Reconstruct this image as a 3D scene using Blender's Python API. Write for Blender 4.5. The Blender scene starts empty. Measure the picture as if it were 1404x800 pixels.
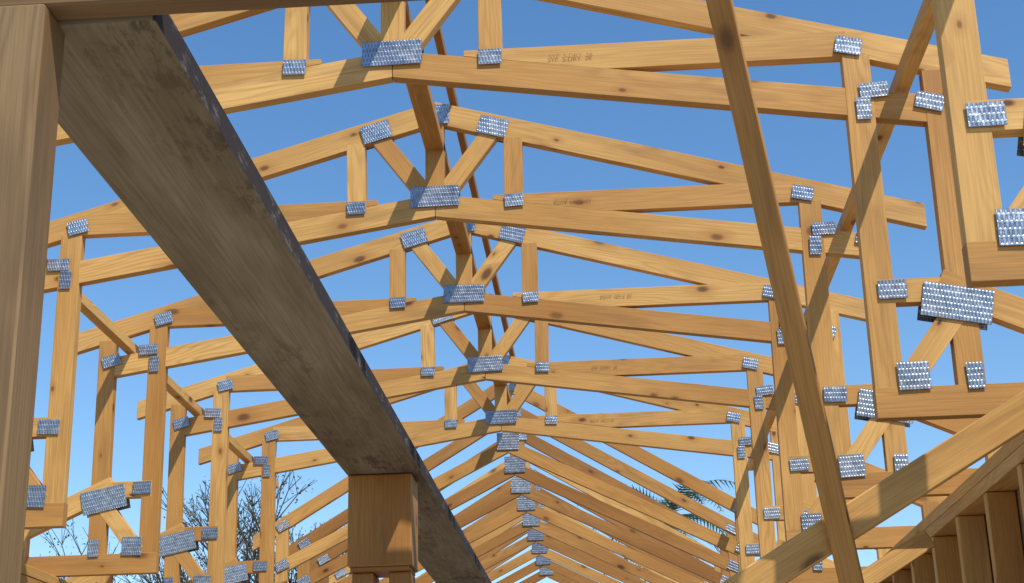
import bpy, math, random
from mathutils import Vector, Matrix
random.seed(7)
R=random.uniform
H=1.6                      # eye height above the slab
CX=-.505                   # centreline of the vaulted hall
scene=bpy.context.scene
col=scene.collection
# ------------------------------------------------------------------ materials
def newmat(n):
    m=bpy.data.materials.new(n);m.use_nodes=True
    nt=m.node_tree;b=nt.nodes['Principled BSDF'];return m,nt,b
def N(nt,t,**k):
    n=nt.nodes.new(t)
    for a,v in k.items(): setattr(n,a,v)
    return n
def math_(nt,op,a,b=None,c=None):
    n=N(nt,'ShaderNodeMath',operation=op)
    for i,x in enumerate((a,b,c)):
        if x is None: continue
        if isinstance(x,(int,float)): n.inputs[i].default_value=x
        else: nt.links.new(x,n.inputs[i])
    return n.outputs[0]
def mapping(nt,src,scale,loc=(0,0,0)):
    n=N(nt,'ShaderNodeMapping');n.inputs['Scale'].default_value=scale;n.inputs['Location'].default_value=loc
    nt.links.new(src,n.inputs[0]);return n.outputs[0]
def ramp(nt,src,stops):
    n=N(nt,'ShaderNodeValToRGB');e=n.color_ramp.elements
    while len(e)<len(stops): e.new(.5)
    for i,(p,c) in enumerate(stops):
        e[i].position=p;e[i].color=(*c,1) if len(c)==3 else c
    nt.links.new(src,n.inputs[0]);return n.outputs[0]
def maprange(nt,src,a,b,c,d):
    n=N(nt,'ShaderNodeMapRange')
    for i,x in enumerate((a,b,c,d)): n.inputs[i+1].default_value=x
    nt.links.new(src,n.inputs[0]);return n.outputs[0]
def mix(nt,f,a,b,mode='MIX'):
    n=N(nt,'ShaderNodeMix',data_type='RGBA',blend_type=mode)
    for s,x in ((n.inputs[0],f),(n.inputs[6],a),(n.inputs[7],b)):
        if isinstance(x,(int,float)): s.default_value=x
        elif isinstance(x,tuple): s.default_value=(*x,1)
        else: nt.links.new(x,s)
    return n.outputs[2]
def noise(nt,vec,sc=1,det=2,rough=.55,dist=0):
    n=N(nt,'ShaderNodeTexNoise',noise_dimensions='2D');n.inputs['Scale'].default_value=sc;n.inputs['Detail'].default_value=det
    n.inputs['Roughness'].default_value=rough;n.inputs['Distortion'].default_value=dist
    nt.links.new(vec,n.inputs['Vector']);return n.outputs['Fac']
def wood(name,light,dark,late,rough=.6,stain=.4,staincol=(.17,.085,.035),ringamt=.30,bump=False):
    m,nt,b=newmat(name)
    uv=N(nt,'ShaderNodeUVMap',uv_map='UVMap').outputs[0]
    tint=N(nt,'ShaderNodeAttribute',attribute_name='tint').outputs['Fac']
    sep=N(nt,'ShaderNodeSeparateXYZ');nt.links.new(uv,sep.inputs[0])
    warp=noise(nt,mapping(nt,uv,(1.1,8,1)),1,2,.5)
    ph=math_(nt,'ADD',math_(nt,'MULTIPLY',sep.outputs[1],300),math_(nt,'MULTIPLY',warp,80))
    ring=math_(nt,'MULTIPLY_ADD',math_(nt,'SINE',ph),.5,.5)
    ring=math_(nt,'POWER',ring,2.2)
    fine=noise(nt,mapping(nt,uv,(5,260,1)),1,1,.6)
    blot=noise(nt,mapping(nt,uv,(2.0,14,1)),1,3,.6)
    slow=noise(nt,mapping(nt,uv,(.9,3,1),(9,4,0)),1,1,.5)
    c=mix(nt,tint,light,dark)
    c=mix(nt,.9,c,ramp(nt,slow,[(.25,(.76,.66,.54)),(.75,(1.14,1.16,1.16))]),'MULTIPLY')
    c=mix(nt,math_(nt,'MULTIPLY',math_(nt,'MULTIPLY',ring,ringamt),maprange(nt,slow,.3,.7,.35,1.25)),c,late)
    c=mix(nt,.45,c,ramp(nt,fine,[(.3,(.72,.70,.66)),(.7,(1.15,1.15,1.15))]),'MULTIPLY')
    c=mix(nt,math_(nt,'MULTIPLY',ramp(nt,blot,[(.52,(0,0,0)),(.8,(1,1,1))]),stain),c,staincol)
    v=N(nt,'ShaderNodeTexVoronoi',voronoi_dimensions='2D');v.inputs['Scale'].default_value=1
    nt.links.new(mapping(nt,uv,(3.2,6,1)),v.inputs['Vector'])
    sc=N(nt,'ShaderNodeSeparateColor');nt.links.new(v.outputs['Color'],sc.inputs[0])
    on=math_(nt,'GREATER_THAN',sc.outputs[0],.2)
    rad=math_(nt,'MULTIPLY_ADD',math_(nt,'POWER',sc.outputs[1],1.6),.055,.022)
    d=math_(nt,'ADD',math_(nt,'DIVIDE',v.outputs['Distance'],rad),math_(nt,'MULTIPLY_ADD',blot,1.4,-.7))
    kf=math_(nt,'MULTIPLY',maprange(nt,d,.6,1.5,1,0),on)
    halo=maprange(nt,d,1,4.5,.55,0)
    c=mix(nt,math_(nt,'MULTIPLY',halo,on),c,late)
    c=mix(nt,math_(nt,'MULTIPLY',kf,math_(nt,'MULTIPLY_ADD',sc.outputs[2],.45,.5)),c,(.07,.026,.011))
    nt.links.new(c,b.inputs['Base Color']);b.inputs['Roughness'].default_value=rough
    b.inputs['Specular IOR Level'].default_value=.3
    if bump:
        bp=N(nt,'ShaderNodeBump');bp.inputs['Strength'].default_value=.4;bp.inputs['Distance'].default_value=.001
        nt.links.new(fine,bp.inputs['Height']);nt.links.new(bp.outputs[0],b.inputs['Normal'])
    return m
PINE=wood('pine',(.70,.43,.15),(.48,.245,.07),(.37,.16,.038))
PINE2=wood('pine_amber',(.50,.265,.08),(.34,.16,.045),(.25,.105,.028))
POSTW=wood('pine_shaded',(.27,.175,.085),(.20,.125,.06),(.15,.085,.035),stain=.6,staincol=(.10,.068,.04),bump=True)  # pine with the shade on near post and header put into its colour
def grey():
    m,nt,b=newmat('weathered_board')
    uv=N(nt,'ShaderNodeUVMap',uv_map='UVMap').outputs[0]
    tint=N(nt,'ShaderNodeAttribute',attribute_name='tint').outputs['Fac']
    a=noise(nt,mapping(nt,uv,(1.2,7,1)),1,4,.65);g=noise(nt,mapping(nt,uv,(4,170,1)),1,3,.6)
    st=noise(nt,mapping(nt,uv,(9,30,1)),1,5,.75);big=noise(nt,mapping(nt,uv,(.8,2.5,1),(5,5,0)),1,2,.5)
    c=ramp(nt,a,[(.3,(.19,.150,.098)),(.55,(.265,.215,.145)),(.75,(.33,.28,.205))])
    c=mix(nt,.55,c,ramp(nt,g,[(.3,(.64,.64,.64)),(.7,(1.18,1.18,1.18))]),'MULTIPLY')
    # mildew patches on the broad face; long edges get a darker, flecked colour
    spots=ramp(nt,st,[(.5,(0,0,0)),(.6,(1,1,1))])
    f=math_(nt,'MULTIPLY',spots,ramp(nt,big,[(.42,(0,0,0)),(.6,(1,1,1))]))
    c=mix(nt,math_(nt,'MULTIPLY',f,.6),c,(.05,.04,.036))
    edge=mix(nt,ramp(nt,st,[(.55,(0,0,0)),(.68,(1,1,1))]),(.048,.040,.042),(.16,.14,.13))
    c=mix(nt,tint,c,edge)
    nt.links.new(c,b.inputs['Base Color']);b.inputs['Roughness'].default_value=.9;b.inputs['Specular IOR Level'].default_value=.15
    bp=N(nt,'ShaderNodeBump');bp.inputs['Strength'].default_value=.5;bp.inputs['Distance'].default_value=.0015
    nt.links.new(g,bp.inputs['Height']);nt.links.new(bp.outputs[0],b.inputs['Normal']);return m
GREY=grey()
def plate_mat():
    m,nt,b=newmat('galvanised_steel')
    uv=N(nt,'ShaderNodeUVMap',uv_map='UVMap').outputs[0]
    tint=N(nt,'ShaderNodeAttribute',attribute_name='tint').outputs['Fac']
    sep=N(nt,'ShaderNodeSeparateXYZ');nt.links.new(uv,sep.inputs[0])
    row=math_(nt,'FLOOR',math_(nt,'DIVIDE',sep.outputs[1],.0145))
    ux=math_(nt,'ADD',math_(nt,'DIVIDE',sep.outputs[0],.0085),math_(nt,'MULTIPLY',row,.5))
    fx=math_(nt,'FRACT',ux);fy=math_(nt,'FRACT',math_(nt,'DIVIDE',sep.outputs[1],.0145))
    slot=math_(nt,'MULTIPLY',maprange(nt,math_(nt,'ABSOLUTE',math_(nt,'SUBTRACT',fx,.5)),.14,.26,1,0),maprange(nt,math_(nt,'ABSOLUTE',math_(nt,'SUBTRACT',fy,.5)),.28,.42,1,0))
    n=noise(nt,mapping(nt,uv,(55,55,1)),1,3)
    n2=noise(nt,mapping(nt,uv,(14,14,1),(3,7,0)),1,2)
    base=ramp(nt,n,[(.3,(.30,.34,.40)),(.7,(.50,.54,.60))])
    base=mix(nt,.8,base,ramp(nt,tint,[(0,(.55,.62,.74)),(1,(1.1,1.08,1.05))]),'MULTIPLY')
    c=mix(nt,math_(nt,'MULTIPLY',slot,.45),base,(.09,.09,.10))
    nt.links.new(c,b.inputs['Base Color'])
    b.inputs['Metallic'].default_value=.88
    nt.links.new(math_(nt,'MULTIPLY_ADD',n2,.4,.2),b.inputs['Roughness'])
    bp=N(nt,'ShaderNodeBump');bp.inputs['Strength'].default_value=.6;bp.inputs['Distance'].default_value=.0022;bp.invert=True
    nt.links.new(math_(nt,'ADD',math_(nt,'MULTIPLY',slot,.8),math_(nt,'ADD',n,math_(nt,'MULTIPLY',n2,3))),bp.inputs['Height']);nt.links.new(bp.outputs[0],b.inputs['Normal'])
    return m
STEEL=plate_mat()
def simple(name,c1,c2,sc,rough=.9,coords='Object'):
    m,nt,b=newmat(name);tc=N(nt,'ShaderNodeTexCoord')
    n=N(nt,'ShaderNodeTexNoise');n.inputs['Scale'].default_value=sc;n.inputs['Detail'].default_value=4
    nt.links.new(tc.outputs[coords],n.inputs['Vector'])
    nt.links.new(ramp(nt,n.outputs['Fac'],[(.3,c1),(.7,c2)]),b.inputs['Base Color']);b.inputs['Roughness'].default_value=rough
    return m
OSB=simple('osb_sheathing',(.20,.11,.045),(.46,.29,.13),45)
INK=simple('ink_stamp',(.24,.12,.05),(.42,.23,.08),60)
CONC=simple('concrete_slab',(.36,.33,.28),(.46,.43,.38),3)
DIRT=simple('sandy_ground',(.20,.15,.09),(.36,.29,.19),.8)
BARK=simple('bark',(.05,.04,.032),(.12,.095,.075),12)
LEAF=simple('leaf',(.035,.055,.02),(.09,.10,.045),6,.6)
PALM=simple('palm_leaf',(.03,.06,.018),(.08,.12,.04),6,.5)
# ------------------------------------------------------------------ mesh builder
class MB:
    def __init__(s): s.v=[];s.f=[];s.uv=[];s.m=[];s.t=[]
    def box(s,o,L,W,T,mat=0,tint=None,uvo=None,edge=None):
        o=Vector(o);L=Vector(L);W=Vector(W);T=Vector(T)
        if L.cross(W).dot(T)<0: T=-T
        i=len(s.v)
        for a in(-.5,.5):
            for b in(-.5,.5):
                for c in(-.5,.5): s.v.append(o+L*a+W*b+T*c)
        l,w,t=L.length,W.length,T.length
        ou,ov=uvo if uvo else (R(0,60),R(0,60))
        tint=R(0,1) if tint is None else tint
        F=[((0,1,3,2),'e'),((4,6,7,5),'e'),((0,4,5,1),'t'),((2,3,7,6),'t'),((0,2,6,4),'w'),((1,5,7,3),'w')]
        for k,(q,kind) in enumerate(F):
            s.f.append([i+x for x in q]);s.m.append(mat);s.t.append(edge if (edge is not None and kind=='t') else tint)
            for x in q:
                a=(x>>2)&1;b=(x>>1)&1;c=x&1
                if kind=='w': s.uv.append((ou+a*l,ov+b*w))
                elif kind=='t': s.uv.append((ou+a*l+3,ov+1.3*k+c*t))
                else: s.uv.append((ou+b*w*.2+k,ov+c*t))
    def stick(s,p,q,w,t,side=(0,1,0),mat=0,ext=0,tint=None,edge=None):
        p=Vector(p);q=Vector(q);d=(q-p);l=d.length;d.normalize()
        sd=Vector(side);sd=(sd-d*sd.dot(d)).normalized();wd=d.cross(sd).normalized()
        s.box((p+q)/2,d*(l+2*ext),wd*w,sd*t,mat,tint,None,edge)
    def prism(s,pts,y,t,mat=0,tint=None):
        ou,ov=R(0,60),R(0,60);tint=R(0,1) if tint is None else tint
        n=len(pts);i=len(s.v)
        area=sum(pts[k][0]*pts[(k+1)%n][1]-pts[(k+1)%n][0]*pts[k][1] for k in range(n))
        if area<0: pts=pts[::-1]
        for yy in (y-t/2,y+t/2):
            for x,z in pts: s.v.append(Vector((x,yy,z)))
        bl=max(range(n),key=lambda k:math.dist(pts[k],pts[(k+1)%n]))
        dx=pts[(bl+1)%n][0]-pts[bl][0];dz=pts[(bl+1)%n][1]-pts[bl][1];l=math.hypot(dx,dz);dx/=l;dz/=l
        g=lambda x,z:(ou+x*dx+z*dz,ov-x*dz+z*dx)
        def add(idx,uvs):
            s.f.append([i+k for k in idx]);s.m.append(mat);s.t.append(tint);s.uv.extend(uvs)
        add(range(n),[g(x,z) for x,z in pts])
        add([n+k for k in reversed(range(n))],[g(x,z+2) for x,z in reversed(pts)])
        for k in range(n):
            k2=(k+1)%n;l=math.dist(pts[k],pts[k2])
            add([k2,k,k+n,k2+n],[(ou+l,ov+5+k),(ou,ov+5+k),(ou,ov+5+k+t),(ou+l,ov+5+k+t)])
    def obj(s,name,mats,bevel=.0018,loc=(0,0,0)):
        me=bpy.data.meshes.new(name);me.from_pydata([tuple(x) for x in s.v],[],s.f)
        for m in mats: me.materials.append(m)
        ul=me.uv_layers.new(name='UVMap')
        for k,c in enumerate(s.uv): ul.data[k].uv=c
        at=me.attributes.new('tint','FLOAT','FACE')
        at.data.foreach_set('value',s.t)
        me.polygons.foreach_set('material_index',s.m)
        me.update()
        o=bpy.data.objects.new(name,me);col.objects.link(o);o.location=loc
        if bevel:
            b=o.modifiers.new('edge','BEVEL');b.width=bevel;b.segments=1;b.limit_method='ANGLE';b.angle_limit=math.radians(50)
        return o
# ------------------------------------------------------------------ roof trusses
TH=.036;CH=.077;WB=.062
SB=.15;ST=.285
def topz(d): return 2.197-ST*d
def botz(d): return 1.862-SB*d
def plate(B,x,z,w,h,ang=0,side=-1):
    c,s_=math.cos(ang),math.sin(ang)
    for sd in (-1,1):
        ty=R(-.03,.03)
        B.box((x,sd*(TH/2+.0048+R(0,.0008)),z+H),(w*c,w*ty*.4,w*s_),(-h*s_,R(-.0008,.0008),h*c),(0,.0016,0),1,R(0,1),(R(0,9),R(0,9)))
def vault_truss(name,Y,seed):
    random.seed(seed);B=MB();j=lambda a=.003:R(-a,a)
    k=[0]
    def thk(): k[0]+=1;return TH+.00045*(k[0]%13)-.003
    P=lambda x,z:(x,0,z+H)
    for sg in(-1,1):
        X=lambda d:CX+sg*d
        h=CH/2/math.cos(math.atan(ST))
        e=1.58+R(-.02,.02)
        B.prism([(X(.001),topz(0)+h+H),(X(e),topz(e)+h+H),(X(e),topz(e)-h+H),(X(.001),topz(0)-h+H)],0,thk())
        h=CH/2*1.011;e=1.385
        B.prism([(X(.001),botz(0)+h+H),(X(e),botz(e)+h+H),(X(e),botz(e)-h+H),(X(.001),botz(0)-h+H)],0,thk())
        zt=1.890+j(.004)
        B.prism([(X(.19),zt+H),(X(1.19),zt-.002+H),(X(1.19),zt-.075+H),(X(.56),zt-.075+H),(X(.19),botz(.19)+h+.001+H)],0,thk())
        B.stick(P(X(.022),1.89),P(X(.185),topz(.19)-.03),WB*.95,thk())
        B.stick(P(X(.26)+j(),1.86),P(X(.262)+j(),topz(.26)-.03),WB,thk())
        B.stick(P(X(1.21)+j(),topz(1.21)-.035),P(X(1.205)+j(),.895),.070,thk())
        B.stick(P(X(1.405)+j(),topz(1.4)-.035),P(X(1.40)+j(),.915),.066,thk())
        B.stick(P(X(1.20),1.168),P(X(1.40),1.168),.062,thk())
        B.stick(P(X(1.35),1.185),P(X(2.36),1.185-.46*1.01),.074,thk())
        B.stick(P(X(1.168),.887),P(X(2.42),.887),.075,thk(),tint=R(.6,1.1))
        B.stick(P(X(1.375),1.10),P(X(1.245),.93),.058,thk())
        B.stick(P(X(1.70),1.01),P(X(1.70),.90),.06,thk())
        a=-sg*math.atan(ST)
        plate(B,X(.195),topz(.195)-.008,.098,.064,-math.atan(ST)*sg)
        plate(B,X(.26),1.866+j(),.062,.044,j(.05))
        plate(B,X(1.19)+j(),topz(1.19)-.015,.068,.048,a*.8)
        plate(B,X(1.245)+j(),1.715+j(),.074,.042,j(.08))
        plate(B,X(1.215)+j(),1.66+j(),.038,.062,j(.05))
        plate(B,X(1.385)+j(),1.675+j(),.072,.046,a)
        plate(B,X(1.235)+j(),1.168+j(),.070,.048,j(.04))
        plate(B,X(1.385)+j(),1.128+j(),.170,.088,-sg*.20)
        plate(B,X(1.262)+j(),.948+j(),.076,.070,j(.05))
        plate(B,X(1.41)+j(),.945+j(),.040,.066,j(.05))
        plate(B,X(1.74),.93,.12,.05,j(.05))
    B.stick(P(CX,1.90),P(CX,topz(0)-.02),WB,thk())
    plate(B,CX,1.892,.160,.072,j(.03))
    plate(B,CX,topz(0)-.01,.10,.07,0)
    o=B.obj(name,[PINE,STEEL],loc=(0,Y,0))
    cu=bpy.data.curves.new('grade_stamp','FONT');cu.body=random.choice(['TRUSS 01.19.26','KD19  NO.2  07','SYP  S-DRY  26']);cu.size=.018;cu.materials.append(INK)
    t=bpy.data.objects.new('grade_stamp',cu);col.objects.link(t);t.rotation_euler=(math.pi/2,0,0)
    t.location=(-.05+R(-.08,.08),-TH/2-.0035,1.850+H);t.parent=o
    return o
Y0=3.541;SP=.9935
for i in range(-1,5):
    vault_truss('roof_truss',Y0+i*SP,140+i)
def gable_truss(Y,seed):
    random.seed(seed);B=MB();j=lambda a=.003:R(-a,a);k=[0]
    def thk(): k[0]+=1;return TH+.0006*(k[0]%11)-.003
    P=lambda x,z:(x,0,z+H)
    ts,bs=.60,.50;tz=lambda d:2.215-ts*d;bz=lambda d:1.862-bs*d
    for sg in(-1,1):
        X=lambda d:CX+sg*d
        h=.068/2/math.cos(math.atan(ts))
        B.prism([(X(.001),tz(0)+h+H),(X(1.40),tz(1.40)+h+H),(X(1.40),tz(1.40)-h+H),(X(.001),tz(0)-h+H)],0,thk(),tint=R(.2,1))
        h=.066/2/math.cos(math.atan(bs))
        B.prism([(X(.001),bz(0)+h+H),(X(1.26),bz(1.26)+h+H),(X(1.26),bz(1.26)-h+H),(X(.001),bz(0)-h+H)],0,thk(),tint=R(.2,1))
        B.stick(P(X(1.24),tz(1.24)),P(X(1.24),.90),.066,thk())
        B.stick(P(X(1.2),.887),P(X(2.2),.887),.07,thk())
        plate(B,X(1.235),bz(1.235)+.005,.075,.05,-sg*.45)
        plate(B,X(1.235),tz(1.235)-.01,.07,.045,-sg*.5)
        plate(B,X(1.25),.94,.07,.07,0)
    B.stick(P(CX,1.87),P(CX,tz(0)-.02),.056,thk())
    plate(B,CX,1.885,.12,.095,j(.03));plate(B,CX,tz(0)-.01,.09,.07,0)
    B.obj('gable_truss',[PINE2 if seed%3 else PINE,STEEL],bevel=0,loc=(0,Y,0))
for k in range(9): gable_truss(8.03+.598*k,300+k)
random.seed(11)
# ------------------------------------------------------------------ bracing runners
def single(name,mat,bevel=.002,**kw):
    B=MB();B.stick(**kw);return B.obj(name,[mat],bevel)
def Z(z): return z+H
for sg in(-1,1):
    single('lateral_brace',PINE,p=(CX+sg*1.325,1.9,Z(1.745)),q=(CX+sg*1.325,8.2,Z(1.73)),w=.038,t=.040,side=(0,0,1),tint=-.2)
single('lateral_brace',PINE2,p=(CX,3.3,Z(2.075)),q=(CX,8.1,Z(2.075)),w=.062,t=.034,side=(0,0,1))
single('ridge_brace',PINE2,p=(CX+.06,3.6,Z(2.26)),q=(CX+.06,8.1,Z(2.26)),w=.024,t=.034,side=(0,0,1),tint=1)
# ------------------------------------------------------------------ weathered ceiling beam and its column
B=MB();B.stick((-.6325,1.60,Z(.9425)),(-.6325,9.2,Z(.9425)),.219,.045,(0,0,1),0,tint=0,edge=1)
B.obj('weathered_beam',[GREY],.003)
B=MB()
B.box((-.643,4.325,Z(.785)),(.0,0,.265),(.185,0,0),(0,.15,0),0,.4)
B.box((-.643,4.325,Z(.6455)),(.170,0,0),(0,.14,0),(0,0,.014),0,.8)
for x in(-.695,-.588): B.box((x,4.33,(Z(.638))/2),(0,0,Z(.638)),(.062,0,0),(0,.11,0),0,R(.4,1))
B.obj('beam_column',[PINE2],.003)
# near post and header
B=MB();B.box((-.742,1.585,Z(.925)/2),(0,0,Z(.925)),(.20,0,0),(0,.073,0),0,.55);B.obj('wall_post',[POSTW],.003)
B=MB();B.box((-.75,1.576,Z(.963)),(2.4,0,0),(0,0,.075),(0,.04,0),0,1);B.obj('header_beam',[POSTW],.003)
# leaning brace (from the nearest truss down to the slab)
p=Vector((.2593,2.5,Z(1.42)));q=Vector((.480,3.0,Z(.394)));d=(q-p)
a=p-d*.33;b=q+d*((Z(.394))/(1.026))*1.0
single('leaning_brace',PINE2,p=a,q=b,w=.046,t=.034,side=(.25,1,0),tint=.1)
# sloping braces at the right wall
def slope(p,q,w=.066):
    B=MB();B.stick(p,q,w,.036,(0,1,0),0,tint=.3);B.obj('diagonal_brace',[PINE],.003)
slope((1.06,2.93,Z(.838)),(-1.05,3.12,Z(-.36)))
slope((.985,4.62,Z(.735)),(-1.05,4.62,Z(-.47)),w=.06)
B=MB()
for y in(3.16,4.66): B.box((-1.05,y,.62),(0,0,1.24),(.075,0,0),(0,.036,0),0)
B.box((-1.05,3.9,.018),(0,1.7,0),(.09,0,0),(0,0,.036),0);B.obj('brace_stand',[PINE],.003)
# ------------------------------------------------------------------ stud walls
def wall(x,sg,y0,y1,sheath):
    B=MB();L=y1-y0;c=(y0+y1)/2
    for z in(.827,.789): B.box((x+sg*.04,c,Z(z)),(0,L,0),(.08+R(0,.004),0,0),(0,0,.036),0)
    B.box((x+sg*.04,c,.018),(0,L,0),(.08,0,0),(0,0,.036),0)
    y=y0+.1
    while y<y1:
        B.box((x+sg*.04,y,Z(.770)/2+.018),(0,0,Z(.770)-.038),(.078,0,0),(0,.036,0),0);y+=.36
    y=y0+.28
    while y<y1-.4:
        B.box((x+sg*.04,y,1.15+R(-.03,.03)),(0,.322,0),(.07,0,0),(0,0,.036),0);y+=.36
    if sheath: B.box((x+sg*.089,c,1.2),(0,L,0),(0,0,2.38),(.011,0,0),1)
    B.obj('stud_wall',[PINE,OSB],.002)
wall(1.035,1,2.2,13.2,True);wall(-2.045,-1,1.5,13.2,False)
# ------------------------------------------------------------------ ground and slab
B=MB();B.box((-.5,7,-.06),(0,18,0),(5.2,0,0),(0,0,.12),0);B.obj('concrete_slab',[CONC],0)
me=bpy.data.meshes.new('ground');s=600;me.from_pydata([(-s,-s,-.124),(s,-s,-.124),(s,s,-.124),(-s,s,-.124)],[],[(0,1,2,3)]);me.materials.append(DIRT)
col.objects.link(bpy.data.objects.new('ground',me))
# ------------------------------------------------------------------ trees
def bare_tree(x,y,h,seed):
    random.seed(seed);V=[];F=[];LV=[];LF=[]
    def tube(p,q,r1,r2):
        d=(q-p).normalized();a=d.orthogonal().normalized();b=d.cross(a);i=len(V);n=4
        for pt,r in((p,r1),(q,r2)):
            for k in range(n): t=2*math.pi*k/n;V.append(pt+a*r*math.cos(t)+b*r*math.sin(t))
        for k in range(n): F.append((i+k,i+(k+1)%n,i+n+(k+1)%n,i+n+k))
    def grow(p,d,l,r,dep):
        q=p+d*l;tube(p,q,r,r*.72)
        if dep<=2:
            for _ in range(3):
                c=p+d*l*R(0,1)+Vector((R(-1,1),R(-1,1),R(-1,1)))*.12;u=Vector((R(-1,1),R(-1,1),R(-1,1)))*.028;w=Vector((R(-1,1),R(-1,1),R(-1,1)))*.02
                i=len(LV);LV.extend([c-u,c+w,c+u,c-w]);LF.append((i,i+1,i+2,i+3))
        if dep==0: return
        for _ in range(3 if dep>1 else 4):
            nd=(d+Vector((R(-1,1),R(-1,1),R(-.35,.8)))*.72).normalized()
            grow(q if R(0,1)<.7 else p+d*l*R(.5,1),nd,l*R(.64,.86),max(r*.60,.004),dep-1)
    grow(Vector((0,0,-.1)),Vector((.03,0,1)),h*.27,h*.022,6)
    top=max(v.z for v in V);k=h/top
    root=bpy.data.objects.new('bare_tree',None);col.objects.link(root);root.location=(x,y,0)
    for n,v,f,m in(('branches',V,F,BARK),('leaves',LV,LF,LEAF)):
        me=bpy.data.meshes.new(n);me.from_pydata([tuple(a*k) for a in v],[],f);me.materials.append(m)
        o=bpy.data.objects.new(n,me);col.objects.link(o);o.parent=root
bare_tree(-5.5,25,7.0,3);bare_tree(-9.0,26,6.7,5);bare_tree(-7.4,31,7.3,13)
def palm(x,y,h,seed):
    random.seed(seed);root=bpy.data.objects.new('palm_tree',None);col.objects.link(root);root.location=(x,y,0)
    V=[];F=[];n=10;rings=24
    for k in range(rings+1):
        r=.15-.03*k/rings+(.012 if k%2 else 0)
        for a in range(n): t=2*math.pi*a/n;V.append((r*math.cos(t)+.1*math.sin(k/9),r*math.sin(t),h*k/rings-.1))
    for k in range(rings):
        for a in range(n): F.append((k*n+a,k*n+(a+1)%n,(k+1)*n+(a+1)%n,(k+1)*n+a))
    me=bpy.data.meshes.new('trunk');me.from_pydata(V,[],F);me.materials.append(BARK);o=bpy.data.objects.new('trunk',me);col.objects.link(o);o.parent=root
    V=[];F=[];top=Vector((.1*math.sin(rings/9),0,h-.1))
    for k in range(26):
        az=k*2.4+R(-.2,.2);el=R(-.3,1.25);L=R(1.3,1.8);dirh=Vector((math.cos(az),math.sin(az),0))
        pts=[];p=top.copy();S=22;e=el
        for s_ in range(S+1):
            pts.append(p.copy());p=p+(dirh*math.cos(e)+Vector((0,0,1))*math.sin(e))*L/S;e-=.055+.02*s_/S*3
        for s_ in range(1,S):
            d=(pts[s_+1]-pts[s_-1]).normalized();sd=d.cross(Vector((0,0,1)));sd.normalize()
            ll=.42*math.sin(math.pi*(s_/S)**.7)+.05
            for g in(-1,1):
                tip=pts[s_]+(sd*g*.8+d*.7-Vector((0,0,.18+R(0,.2)))).normalized()*ll
                i=len(V);V.extend([pts[s_],pts[s_]+d*.035,tip]);F.append((i,i+1,i+2))
            i=len(V);w=sd*.012;V.extend([pts[s_-1]-w,pts[s_-1]+w,pts[s_]+w,pts[s_]-w]);F.append((i,i+1,i+2,i+3))
    me=bpy.data.meshes.new('fronds');me.from_pydata([tuple(a) for a in V],[],F);me.materials.append(PALM);o=bpy.data.objects.new('fronds',me);col.objects.link(o);o.parent=root
palm(.85,22,5.6,4)
# ------------------------------------------------------------------ light
SUN_EL=54;az=Vector((.60,-.80)).normalized()
e=math.radians(SUN_EL);sd=Vector((az.x*math.cos(e),az.y*math.cos(e),math.sin(e)))
L=bpy.data.lights.new('sun','SUN');L.energy=4.9;L.angle=math.radians(.5);L.color=(1,.93,.80)
lo=bpy.data.objects.new('sun',L);col.objects.link(lo);lo.rotation_euler=sd.to_track_quat('Z','Y').to_euler()
w=bpy.data.worlds.new('World');scene.world=w;w.use_nodes=True;nt=w.node_tree
sk=nt.nodes.new('ShaderNodeTexSky');sk.sky_type='NISHITA';sk.sun_disc=False;sk.sun_elevation=e;sk.sun_rotation=math.atan2(az.x,az.y)
sk.air_density=1.0;sk.dust_density=.1;sk.ozone_density=1.3
hs=nt.nodes.new('ShaderNodeHueSaturation');hs.inputs['Saturation'].default_value=1.24;hs.inputs['Value'].default_value=1.35
bg=nt.nodes['Background'];bg.inputs[1].default_value=.13;nt.links.new(sk.outputs[0],hs.inputs['Color']);nt.links.new(hs.outputs[0],bg.inputs[0])
# ------------------------------------------------------------------ camera
th,ps,ro=math.radians(18.93),math.radians(3.294),math.radians(1.469)
f=Vector((-math.sin(ps)*math.cos(th),math.cos(ps)*math.cos(th),math.sin(th)))
r0=Vector((math.cos(ps),math.sin(ps),0));u0=r0.cross(f)
r=r0*math.cos(ro)-u0*math.sin(ro);u=r0*math.sin(ro)+u0*math.cos(ro)
M=Matrix((r,u,-f)).transposed().to_4x4();M.translation=(0,0,H)
cam=bpy.data.cameras.new('camera');cam.sensor_width=36;cam.lens=2050.6*36/1404;cam.clip_start=.05;cam.clip_end=2000
co=bpy.data.objects.new('camera',cam);col.objects.link(co);co.matrix_world=M;scene.camera=co
scene.view_settings.view_transform='Standard';scene.view_settings.look='None';scene.view_settings.exposure=0
